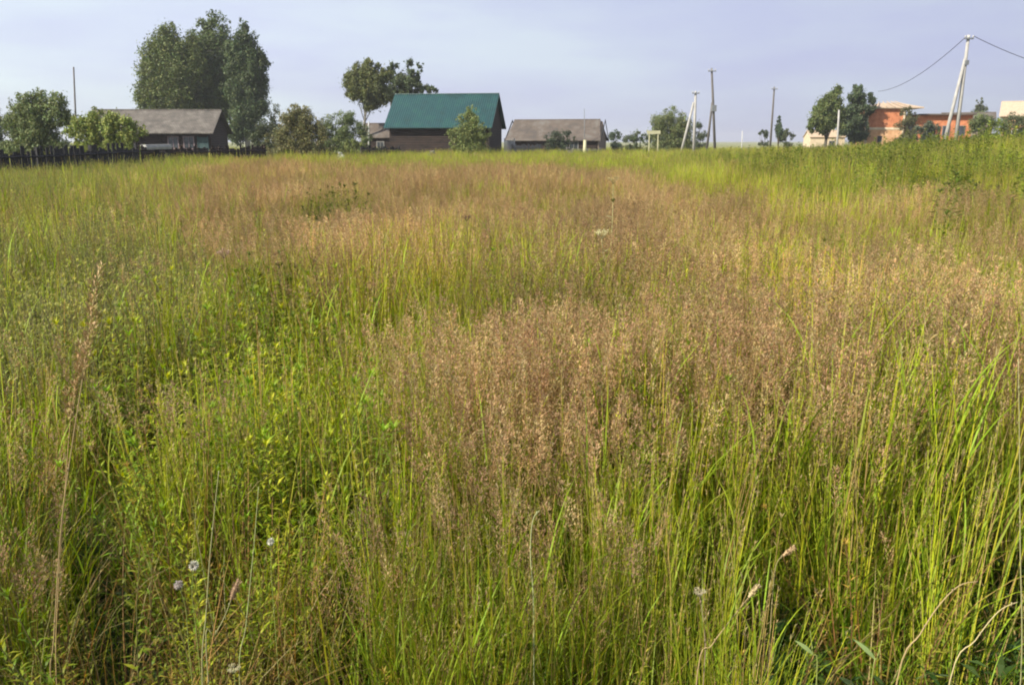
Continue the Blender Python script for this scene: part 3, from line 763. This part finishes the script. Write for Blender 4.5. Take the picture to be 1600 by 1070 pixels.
def scatter(name, label, key, P, scl, rotz, tilt, tint):
    n = len(P); col, cnt = hidden[key]
    me = bpy.data.meshes.new(name); me.vertices.add(n); me.vertices.foreach_set("co", P.astype(np.float32).ravel())
    def attr(nm, ty, arr, f):
        a = me.attributes.new(nm, ty, 'POINT'); a.data.foreach_set(f, arr.ravel())
    attr('pick', 'INT', rng.integers(0, cnt, n).astype(np.int32), 'value')
    attr('rot', 'FLOAT_VECTOR', np.stack([tilt[:, 0], tilt[:, 1], rotz], 1).astype(np.float32), 'vector')
    attr('scl', 'FLOAT_VECTOR', scl.astype(np.float32), 'vector')
    attr('itint', 'FLOAT_VECTOR', tint.astype(np.float32), 'vector')
    me.update()
    o = bpy.data.objects.new(name, me); C.objects.link(o)
    gt = bpy.data.node_groups.new(name + '_growth', 'GeometryNodeTree')
    gt.interface.new_socket('Geometry', in_out='INPUT', socket_type='NodeSocketGeometry')
    gt.interface.new_socket('Geometry', in_out='OUTPUT', socket_type='NodeSocketGeometry')
    N = gt.nodes.new; L = gt.links.new
    gi = N('NodeGroupInput'); go = N('NodeGroupOutput'); ip = N('GeometryNodeInstanceOnPoints')
    m2p = N('GeometryNodeMeshToPoints')
    ci = N('GeometryNodeCollectionInfo'); ci.inputs['Collection'].default_value = col
    ci.inputs['Separate Children'].default_value = True; ci.inputs['Reset Children'].default_value = True
    def na(nm, ty):
        a = N('GeometryNodeInputNamedAttribute'); a.data_type = ty; a.inputs['Name'].default_value = nm
        return [s for s in a.outputs if s.enabled and s.name == 'Attribute'][0]
    L(gi.outputs[0], m2p.inputs['Mesh']); L(m2p.outputs[0], ip.inputs['Points'])
    L(ci.outputs[0], ip.inputs['Instance']); ip.inputs['Pick Instance'].default_value = True
    L(na('pick', 'INT'), ip.inputs['Instance Index']); L(na('rot', 'FLOAT_VECTOR'), ip.inputs['Rotation']); L(na('scl', 'FLOAT_VECTOR'), ip.inputs['Scale'])
    L(ip.outputs[0], go.inputs[0])
    md = o.modifiers.new('growth', 'NODES'); md.node_group = gt
    tag(o, label, name.replace('_', ' '), None, 'stuff')
    return o

# candidate positions, in distance bands
def cand(y0, y1, dens, marg=1.5):
    wd = .68 * y1 + marg
    n = int((y1 - y0) * 2 * wd * dens)
    X = rng.uniform(-wd, wd, n); Y = rng.uniform(y0, y1, n)
    k = np.abs(X) < .68 * Y + marg
    return X[k], Y[k]

def fbm(X, Y, s, seed):
    """smooth random field, 0..1"""
    r2 = np.random.default_rng(seed); v = np.zeros_like(X); amp = 1; tot = 0
    for o_ in range(4):
        for j in range(5):
            a = r2.uniform(0, 6.283); f = s * 2 ** o_ * r2.uniform(.6, 1.4)
            v += amp * np.sin((X * math.cos(a) + Y * math.sin(a)) * f + r2.uniform(0, 6.283)) / 5 ** .5
        tot += amp; amp *= .6
    return np.clip(.5 + v / tot * .55, 0, 1)

def canopy(px, py, z=.9):
    a = (px - 800) / FPX; b = (535 - py) / FPX
    dz = -sp + b * cp; t = (z - H) / dz
    return t * a, t * (cp + b * sp)

def patches(X, Y, L):
    """soft round patches; each given where its middle and its outline stand in the photograph, laid on the ground in metres"""
    v = np.zeros_like(X)
    for (px, py, rx, ry, s) in L:
        cx, cy_ = canopy(px, py); _, ya = canopy(px, py - ry); _, yb = canopy(px, py + ry)
        sx = rx / FPX * cy_ * 1.0; sy = max(.15, (ya - yb) / 2)
        # patches follow the line of sight sideways with distance, as the meadow's swaths do
        d = ((X - cx * Y / cy_ * .5 - cx * .5) / sx) ** 2 + ((Y - cy_) / sy) ** 2
        v += s * np.exp(-d)
    return v

PLUME_P = [(700,285,330,30,1.3),(380,270,140,25,1.0),(950,300,200,50,.9),(620,300,100,40,.5),(1130,350,140,50,1.0),(1280,350,140,40,.9),(1500,330,120,40,.7),(1400,390,160,50,.8),
           (1100,490,130,60,1.4),(1350,500,220,60,1.15),(1540,520,90,70,1.3),(780,540,110,90,1.5),(930,560,90,110,1.2),(820,450,60,30,.6),(640,520,70,60,.5),
           (540,720,70,90,1.6),(760,680,70,60,.9),(950,690,40,60,1.0),(860,900,45,130,1.9),(1050,860,50,130,1.7),(480,760,60,60,.7),(950,760,60,60,.8),(80,500,90,80,.9),(340,350,90,40,.8),(210,320,60,30,.6),(300,300,90,25,.7),
           (180,600,50,60,.4),(1200,540,90,50,.7),(560,330,60,40,.5)]
GREEN_P = [(690,380,110,60,1.0),(1250,410,80,50,1.1),(960,430,90,60,1.0),(1560,420,70,70,1.0),(1130,650,80,90,.9),(640,850,90,150,.7),(900,800,120,100,.5),(1400,700,200,100,.7),(720,960,150,90,.6),(1110,280,80,30,.8),(1150,450,60,40,.4),(700,470,60,50,.6)]
FORB_P = [(300,540,190,110,.6),(420,480,90,80,.8),(500,560,80,90,.9),(30,1010,80,50,1.2),(450,1030,90,50,1.2),(200,760,120,120,.7),(330,880,140,100,.6),(60,900,90,110,1.0),(350,430,110,50,.7),(60,660,80,80,.6),(180,470,60,30,.5),(1060,560,50,40,.5)]
GREY_P = [(90,350,150,90,1.8),(200,400,120,80,1.5),(60,270,180,30,1.4),(380,440,60,60,.5),(10,450,60,60,.5)]
STRAW_P = [(320,680,150,90,1.9),(120,720,110,150,1.7),(230,880,170,140,1.6),(420,900,80,120,1.0),(1330,760,200,110,.7),(600,620,60,80,.4),(130,470,90,60,.7),(1500,640,120,60,.5),(20,560,60,60,.6),(1450,820,160,140,.7),(600,900,60,120,.6),(1000,820,60,120,.5),(90,950,120,80,.6)]
DARK_P = [(508,312,34,22,2.4),(430,410,30,30,1.4),(372,440,18,40,1.2),(575,580,26,50,1.4),(1180,250,80,14,.6)]
YEL_P = [(1270,430,80,50,.8),(650,370,80,40,.5),(1100,290,140,25,.6),(1080,570,60,60,.6),(430,260,90,16,.5),(350,650,100,80,.5)]

def weights(X, Y):
    e = .12
    W = {
        'plume': .035 + np.clip(patches(X, Y, PLUME_P) - .34, 0, 1.1) * (1.15 + .1 * sm(5, 14, Y)) + .08 * sm(.6, .85, fbm(X, Y, .9, 3)),
        'grass': .42 + patches(X, Y, GREEN_P) * .9 + .2 * fbm(X, Y, 1.3, 4),
        'stem': .38 + patches(X, Y, GREEN_P) * .6 + .25 * fbm(X, Y, 1.1, 5) + .25 * sm(0, 3, X) * (Y < 6),
        'forb': .05 + patches(X, Y, FORB_P) * 1.3 + .25 * sm(.6, .85, fbm(X, Y, 1.7, 6)),
        'grey': .02 + patches(X, Y, GREY_P) * 1.3 + .15 * sm(.65, .85, fbm(X, Y, 1.5, 7)),
        'straw': .06 + patches(X, Y, STRAW_P) * 1.45 + .2 * sm(.6, .85, fbm(X, Y, 2.0, 8)),
        'dock': np.zeros_like(X), 'tall': np.zeros_like(X),
    }
    W['tall'] = patches(X, Y, DARK_P) * .8 + (.22 + .75 * sm(.4, .7, fbm(X, Y, .9, 91))) * sm(.24, .42, X / np.maximum(Y, 1)) * sm(15, 20, Y)
    bk = sm(.20, .42, X / np.maximum(Y, 1)) * sm(15, 20, Y)
    W['forb'] += bk * .5; W['grey'] += bk * .5 * fbm(X, Y, .9, 93); W['plume'] *= 1 - .8 * bk; W['stem'] += .5 * bk
    far_g = sm(26, 34, Y) * np.exp(-((X / np.maximum(Y, 1)) / .30) ** 2)
    W['grass'] += far_g * .25; W['straw'] += .35 * sm(22, 32, Y); W['grey'] += .25 * sm(22, 32, Y)
    W['plume'] *= 1 - .35 * sm(30, 42, Y)
    W['grey'] *= np.where(Y < 3.6, .25, 1)
    calm = patches(X, Y, GREEN_P) * 1.3 + patches(X, Y, FORB_P) * 1.1 + patches(X, Y, GREY_P) * 1.0 + patches(X, Y, DARK_P)
    W['plume'] *= np.exp(-1.0 * calm) * (.6 + 1.2 * fbm(X, Y, 2.2, 77))
    W['plume'] *= np.where(Y < 2.6, .8, 1)
    return {k: v ** 1.5 for k, v in W.items()}

keys = ['plume', 'grass', 'stem', 'forb', 'grey', 'straw', 'dock', 'tall']
acc = {k: [] for k in keys}
foot = [(spot(245, 72), 7.2), (spot(699, 79), 5.6), (spot(598, 86), 2.4), (spot(872, 93), 6), (spot(1287, 104), 3)]
for (y0, y1, dens, near) in ((1.75, 3.2, 190, 1), (3.2, 6, 110, 1), (6, 12, 52, 0), (12, 24, 30, 0), (24, 45, 15, 0), (45, 75, 7, 0), (75, 120, 3.2, 0)):
    X, Y = cand(y0, y1, dens)
    # ragged near edge of the tall growth
    edge = 2.0 + .22 * (fbm(X, np.zeros_like(X), 2.2, 21) - .5) * 2 + .12 * np.sin(X * 9)
    k = (Y > edge)
    for p, r in foot: k &= (X - p.x) ** 2 + (Y - p.y) ** 2 > r * r
    X, Y = X[k], Y[k]
    W = weights(X, Y); T = np.stack([W[q] for q in keys], 1); T /= T.sum(1, keepdims=True)
    ch = (T.cumsum(1) < rng.random(len(X))[:, None]).sum(1)
    # patchy gaps in the stand
    gap = fbm(X, Y, 2.6, 31) > (.27 if y0 < 3 else .28 if y0 < 6 else .22)
    for px, py, r in ((255, 960, .20), (410, 850, .15), (130, 840, .12), (1190, 960, .22), (1330, 960, .16), (560, 950, .10), (960, 830, .08), (1240, 770, .10)):
        cx, cy_ = canopy(px, py, .35); gap &= (X - cx) ** 2 + ((Y - cy_) * .8) ** 2 > (r * (1 + .5 * np.sin(X * 21 + Y * 17))) ** 2
    for i, q in enumerate(keys):
        s = (ch == i) & gap
        acc[q].append(np.stack([X[s], Y[s]], 1))
# low growth in front and under everything near
X, Y = cand(.7, 6, 60); k = rng.random(len(X)) < .95; acc['dock'].append(np.stack([X[k], Y[k]], 1))
X, Y = cand(-3, .7, 14, 4); acc['dock'].append(np.stack([X, Y], 1))
X, Y = cand(1.3, 2.1, 14); k = patches(X, Y, [(30,1060,110,80,1),(450,1065,110,80,1),(1290,1040,150,60,.5),(650,1060,80,60,.6)]) > rng.random(len(X)) * .8
acc['forb'].append(np.stack([X[k], Y[k] + .25], 1))

info = {
 'plume': ('plume_grass', 'meadow of tall grass with feathery reddish-brown seed plumes', .92),
 'grass': ('meadow_grass', 'yellow-green long-bladed meadow grass filling the field', .92),
 'stem': ('stalky_grass', 'upright straw-green grass stalks with thin seed heads', .92),
 'forb': ('leafy_weeds', 'bright yellow-green leafy weeds growing through the grass', .95),
 'grey': ('grey_green_weeds', 'grey-green fine-leaved weeds at the left of the field'.replace('at the left of', 'in patches through'), .92),
 'straw': ('dry_grass', 'dry straw-coloured and rusty grass among the green', .88),
 'dock': ('undergrowth', 'low dark leafy undergrowth at the foot of the tall grass', 1.0),
 'tall': ('tall_weeds', 'tall dark green broad-leaved weeds on the bank and in clumps', .98),
}
for q in keys:
    P2 = np.concatenate(acc[q]); X, Y = P2[:, 0], P2[:, 1]; n = len(X)
    P = np.stack([X, Y, gz(X, Y) - .02], 1)
    nm, lb, hs = info[q]
    s = rng.uniform(.82, 1.12, n) * hs * (1 + .12 * (fbm(X, Y, .8, 41) - .5) * 2)
    if q == 'tall': s *= rng.uniform(.66, 1.12, n)
    front = sm(1.8, 2.9, Y); s *= (.80 + .20 * front) * np.where((Y < 2.5) & (rng.random(n) < .45), rng.uniform(.45, .9, n), 1)
    if q == 'tall': s *= np.where(X / np.maximum(Y, 1) > .2, .86 + .17 * sm(.25, .55, X / np.maximum(Y, 1)), .72)
    xy = s * rng.uniform(.9, 1.15, n) * (1 + .5 * sm(12, 50, Y))
    scl = np.stack([xy, xy, s], 1)
    tilt = rng.normal(0, .07, (n, 2)); tilt[:, 1] += .04
    v = (rng.uniform(.68, 1.28, n) * (.66 + .62 * fbm(X, Y, 1.9, 51)))[:, None]
    tint = np.ones((n, 3)) * v
    yel = patches(X, Y, YEL_P) + .5 * (fbm(X, Y, .7, 61) - .4)
    if q in ('grass', 'stem', 'forb'):
        tint[:, 0] *= 1 + .35 * np.clip(yel, -.6, 1.4); tint[:, 1] *= 1 + .10 * np.clip(yel, 0, 1.4)
        tint *= (1 - .25 * np.clip(patches(X, Y, DARK_P), 0, 1))[:, None]
    tint = np.where((Y < 3.5)[:, None], np.minimum(tint, 1.12), tint)
    if q == 'tall': tint *= np.where(X / np.maximum(Y, 1) > .2, 1.0, .62)[:, None]
    scatter(nm, lb, q, P, scl, rng.uniform(0, 6.283, n), tilt, tint)
    print(nm, n)

# ------------------------------------------------------------------ single plants in front
def stalk_pts(pix, D, root=True):
    pts = [at(x, y, d) for (x, y, d) in [(p[0], p[1], p[2] if len(p) > 2 else D) for p in pix]]
    if root:
        l = pts[-1]; k = (pts[-1] - pts[-2]); g0 = float(gz(l.x, l.y))
        if l.z > g0: pts.append(Vector((l.x + k.x * .2, l.y, g0 - .01)))
    return pts

def plant(name, label, cat, pix, D, r_, col, head=None, leaves=0, group=None, headcol=(.5, .48, .42), hs=1.0, leafcol=(.16, .2, .03)):
    r = r_ * .56
    pts = stalk_pts(pix, D)
    base = pts[-1].copy(); base.z = float(gz(base.x, base.y))
    t = thing(name, label, cat, base, 0, group)
    sm_ = [p - base for p in reversed(pts)]
    # smooth polyline
    cur = []
    for i in range(len(sm_) - 1):
        a, b = sm_[i], sm_[i + 1]; m0 = sm_[max(i - 1, 0)]; m1 = sm_[min(i + 2, len(sm_) - 1)]
        for j in range(5):
            u = j / 5
            cur.append(.5 * ((2 * a) + (b - m0) * u + (2 * m0 - 5 * a + 4 * b - m1) * u * u + (3 * a - m0 - 3 * b + m1) * u ** 3))
    cur.append(sm_[-1]); n = len(cur)
    mb = MB()
    mb.tube(cur, [r * (1.15 - .6 * i / n) for i in range(n)], 6, col)
    for i in range(4, n - 2, 7):
        mb.tube([cur[i] - Vector((0, 0, .004)), cur[i] + Vector((0, 0, .004))], r * 1.35, 6, tuple(c * .7 for c in col))
    mb.build('stem', M['stalk'], t, True)
    e = cur[-1]; d = (cur[-1] - cur[-3]).normalized()
    if head == 'fluff':
        h = MB()
        for i in range(160):
            v = Vector((rnd.gauss(0, 1), rnd.gauss(0, 1), rnd.gauss(0, 1))).normalized()
            leafq(h, e + v * .004 * hs, v, .016 * hs * rnd.uniform(.7, 1.1), .0035 * hs, jit(headcol, .15))
        ca = MB(); ca.tube([e - d * .018 * hs, e - d * .010 * hs, e], [.002, .007 * hs, .005 * hs], 8, (.16, .13, .06))
        h.build('flower_head', M['stalk'], t); ca.build('calyx', M['stalk'], t, True)
    elif head == 'spike':
        h = MB(); h.tube([e - d * .004, e + d * .006, e + d * .03 * hs, e + d * .05 * hs], [.003, .006 * hs, .0065 * hs, .002], 8, headcol)
        for i in range(90):
            tt = rnd.random(); a = rnd.uniform(0, 6.283); v = d.orthogonal().normalized(); v.rotate(Matrix.Rotation(a, 3, d))
            leafq(h, e + d * .048 * hs * tt + v * .005 * hs, v + d, .009 * hs, .003, jit(headcol, .2))
        h.build('seed_head', M['stalk'], t)
    elif head == 'plume':
        h = MB()
        for k in range(6): panicle(h, e - d * (.02 + .06 * k) * hs, d + Vector((rnd.gauss(0, .1), rnd.gauss(0, .1), 0)), .15 * hs, .02 * hs, 60, headcol)
        h.build('seed_plume', M['stalk'], t)
    elif head == 'umbel':
        h = MB()
        for k in range(9):
            a = k * 2.4; v = Vector((math.cos(a) * .8, math.sin(a) * .8, 1)).normalized() * .05 * hs * rnd.uniform(.7, 1.1)
            h.tube([e, e + v], [.0012, .0009], 4, tuple(c * .6 for c in headcol))
            for j in range(22):
                w_ = Vector((rnd.gauss(0, .006), rnd.gauss(0, .006), rnd.gauss(0, .005))) * hs
                leafq(h, e + v + w_, Vector((rnd.gauss(0, 1), rnd.gauss(0, 1), .7)), .009 * hs, .005 * hs, jit(headcol, .2))
        h.build('flower_head', M['stalk'], t)
    for i in range(leaves):
        q = cur[int(n * (.25 + .7 * i / max(1, leaves)))]; a = i * 2.2
        l = MB(); v = Vector((math.cos(a), math.sin(a) * .6, rnd.uniform(.2, .8)))
        ln = rnd.uniform(.05, .09) * hs
        s = v.normalized().cross(Vector((0, 0, 1))).normalized(); u = s.cross(v.normalized()); v.normalize()
        pr = [(0, .001), (.25, .010), (.5, .013), (.75, .009), (1, .0005)]
        vs = []
        for tt, ww in pr:
            c_ = q + v * ln * tt - u * ln * .25 * tt * tt
            vs += [c_ - s * ww * hs, c_ + s * ww * hs]
        l.add(vs, [(2*k, 2*k+1, 2*k+3, 2*k+2) for k in range(4)], jit(leafcol, .15)); l.build('leaf', M['stalk'], t, True)
    return t

TAN = (.36, .27, .13); PALE = (.34, .33, .16); GRN = (.26, .30, .08)
DG = 'dry stalks in the near grass'
plant('dry_stalk', 'tall tan reed with a long feathery plume leaning in, near the frame edge', 'grass stalk', [(146,470),(134,560),(115,680),(96,820),(84,1000),(80,1065)], 1.85, .0032, TAN, 'plume', 0, DG, (.38,.28,.13), .6)
plant('dry_stalk', 'second tan reed, shorter, close beside the leaning feathery one', 'grass stalk', [(128,560),(112,640),(102,760),(92,900),(88,1060)], 1.9, .0026, (.44,.31,.14), 'plume', 0, DG, (.36,.26,.12), .5)
plant('grass_stem', 'pale jointed stem standing straight above the dark gap with the white flower heads', 'grass stalk', [(342,735),(335,800),(328,870),(322,960),(316,1060)], 1.8, .0028, PALE, None, 0, DG)
plant('grass_stem', 'pale green jointed stem leaning beside the tiny white flower head', 'grass stalk', [(404,760),(398,840),(392,900),(384,980),(374,1050)], 1.85, .0026, (.33,.36,.16), None, 0, DG)
plant('flower', 'round pinkish-white flower head on a thin stem over the dark gap', 'flower', [(279,913),(290,950),(294,1000),(300,1060)], 1.7, .0018, GRN, 'fluff', 0, 'white flowers in the dark gap', (.42,.37,.34), .6)
plant('flower', 'small ragged white flower head, higher than the round pinkish one', 'flower', [(303,883),(300,930),(308,1000)], 1.75, .0016, GRN, 'fluff', 0, 'white flowers in the dark gap', (.52,.50,.42), .65)
plant('flower', 'tiny white flower head beside the pale green jointed stem', 'flower', [(423,846),(424,900),(430,980)], 1.85, .0016, GRN, 'fluff', 0, 'white flowers in the dark gap', (.55,.54,.45), .5)
plant('seed_stalk', 'slanting dry stalk with a fat brown seed head in the dark gap', 'seed head', [(362,934),(350,965),(335,992),(322,1012)], 1.7, .0022, PALE, 'spike', 0, DG, (.30,.20,.12), .9)
plant('flower', 'cream clustered flower head at the very bottom, under the slanting brown seed head', 'flower', [(365,1052),(368,1075)], 1.65, .0018, GRN, 'umbel', 0, None, (.40,.37,.22), .35)
plant('dry_stalk', 'bent dry stalk arching over with a drooping tip near the bottom corner', 'grass stalk', [(1528,908),(1500,914),(1470,942),(1438,990),(1402,1062)], 1.6, .0030, TAN, None, 0, DG)
plant('dry_stalk', 'thin arched straw running lowest into the bottom corner', 'grass stalk', [(1590,940),(1560,955),(1524,1000),(1484,1064)], 1.6, .0024, (.50,.42,.22), None, 0, DG)
plant('dry_stalk', 'long straight dry straw slanting across the dark foot of the grass', 'grass stalk', [(1172,930),(1140,970),(1112,1008),(1090,1050)], 1.65, .0026, TAN, 'spike', 0, DG, (.45,.36,.2), .6)
plant('seed_stalk', 'tan seed head tilted on a thin stalk above the long slanting straw', 'seed head', [(1226,866),(1212,885),(1205,960),(1200,1050)], 1.8, .0020, (.36,.30,.14), 'spike', 0, DG, (.40,.28,.15), .6)
plant('grass_stem', 'very tall pale straight stem rising along the frame edge', 'grass stalk', [(1591,560),(1593,700),(1594,850),(1595,1060)], 1.8, .0026, PALE, None, 1, DG)
plant('broadleaf_plant', 'young plant with one broad pale leaf held flat near the bottom corner', 'plant', [(1378,1000),(1370,1030),(1362,1062)], 1.6, .0022, GRN, None, 2, None, hs=.7, leafcol=(.22,.30,.10))
plant('broadleaf_plant', 'young plant with upright pale leaves between the two slanting straws', 'plant', [(1266,985),(1270,1020),(1276,1062)], 1.6, .0022, GRN, None, 2, None, hs=.6, leafcol=(.24,.32,.10))
plant('flower', 'withered pale flower on a brown stem beside the long slanting straw', 'flower', [(1093,932),(1098,960),(1102,1010),(1100,1050)], 1.68, .0022, (.30,.22,.14), 'umbel', 0, None, (.42,.37,.24), .35)
plant('grass_stem', 'pale curled blade standing bright among the plumes in the middle', 'grass stalk', [(843,797),(832,815),(829,870),(834,960)], 1.9, .0028, (.38,.40,.20), None, 0, DG)
plant('tall_weed', 'tall yellowish weed rising alone above the brown plumes', 'weed', [(958,288),(957,340),(954,400),(953,440)], 6.2, .0060, (.42,.40,.18), 'umbel', 6, None, (.42,.36,.18), 1.1, (.30,.30,.12))
plant('tall_weed', 'shorter pale weed with small yellow heads beside the tall yellowish one', 'weed', [(940,374),(944,410),(948,440)], 5.6, .0045, (.40,.42,.22), 'umbel', 4, None, (.55,.52,.28), 1.2, (.26,.32,.12))
plant('dried_flower', 'dark brown dried flower head sticking out of the pink plumes', 'flower', [(729,346),(731,370),(730,410)], 6.4, .0040, (.20,.13,.08), 'umbel', 0, None, (.12,.06,.045), .9)
plant('dried_flower', 'pinkish-brown dried flower cluster in the grey-green weeds', 'flower', [(350,404),(354,430),(352,470)], 4.8, .0035, (.25,.18,.10), 'umbel', 0, None, (.40,.27,.20), 1.0)

# ------------------------------------------------------------------ thin summer haze over the field and the village
hb = MB(); hb.box((-1600, -40, -1.3), (1600, 2600, 24))
hm, ht, ho = nodes_mat('haze_air')
vp = ht.nodes.new('ShaderNodeVolumePrincipled'); vp.inputs['Density'].default_value = .00045; vp.inputs['Color'].default_value = (.86, .88, .94, 1); vp.inputs['Anisotropy'].default_value = .2
ht.links.new(vp.outputs[0], ho.inputs['Volume'])
tag(hb.build('haze', hm), 'thin pale haze over the field and village', 'haze', None, 'stuff')
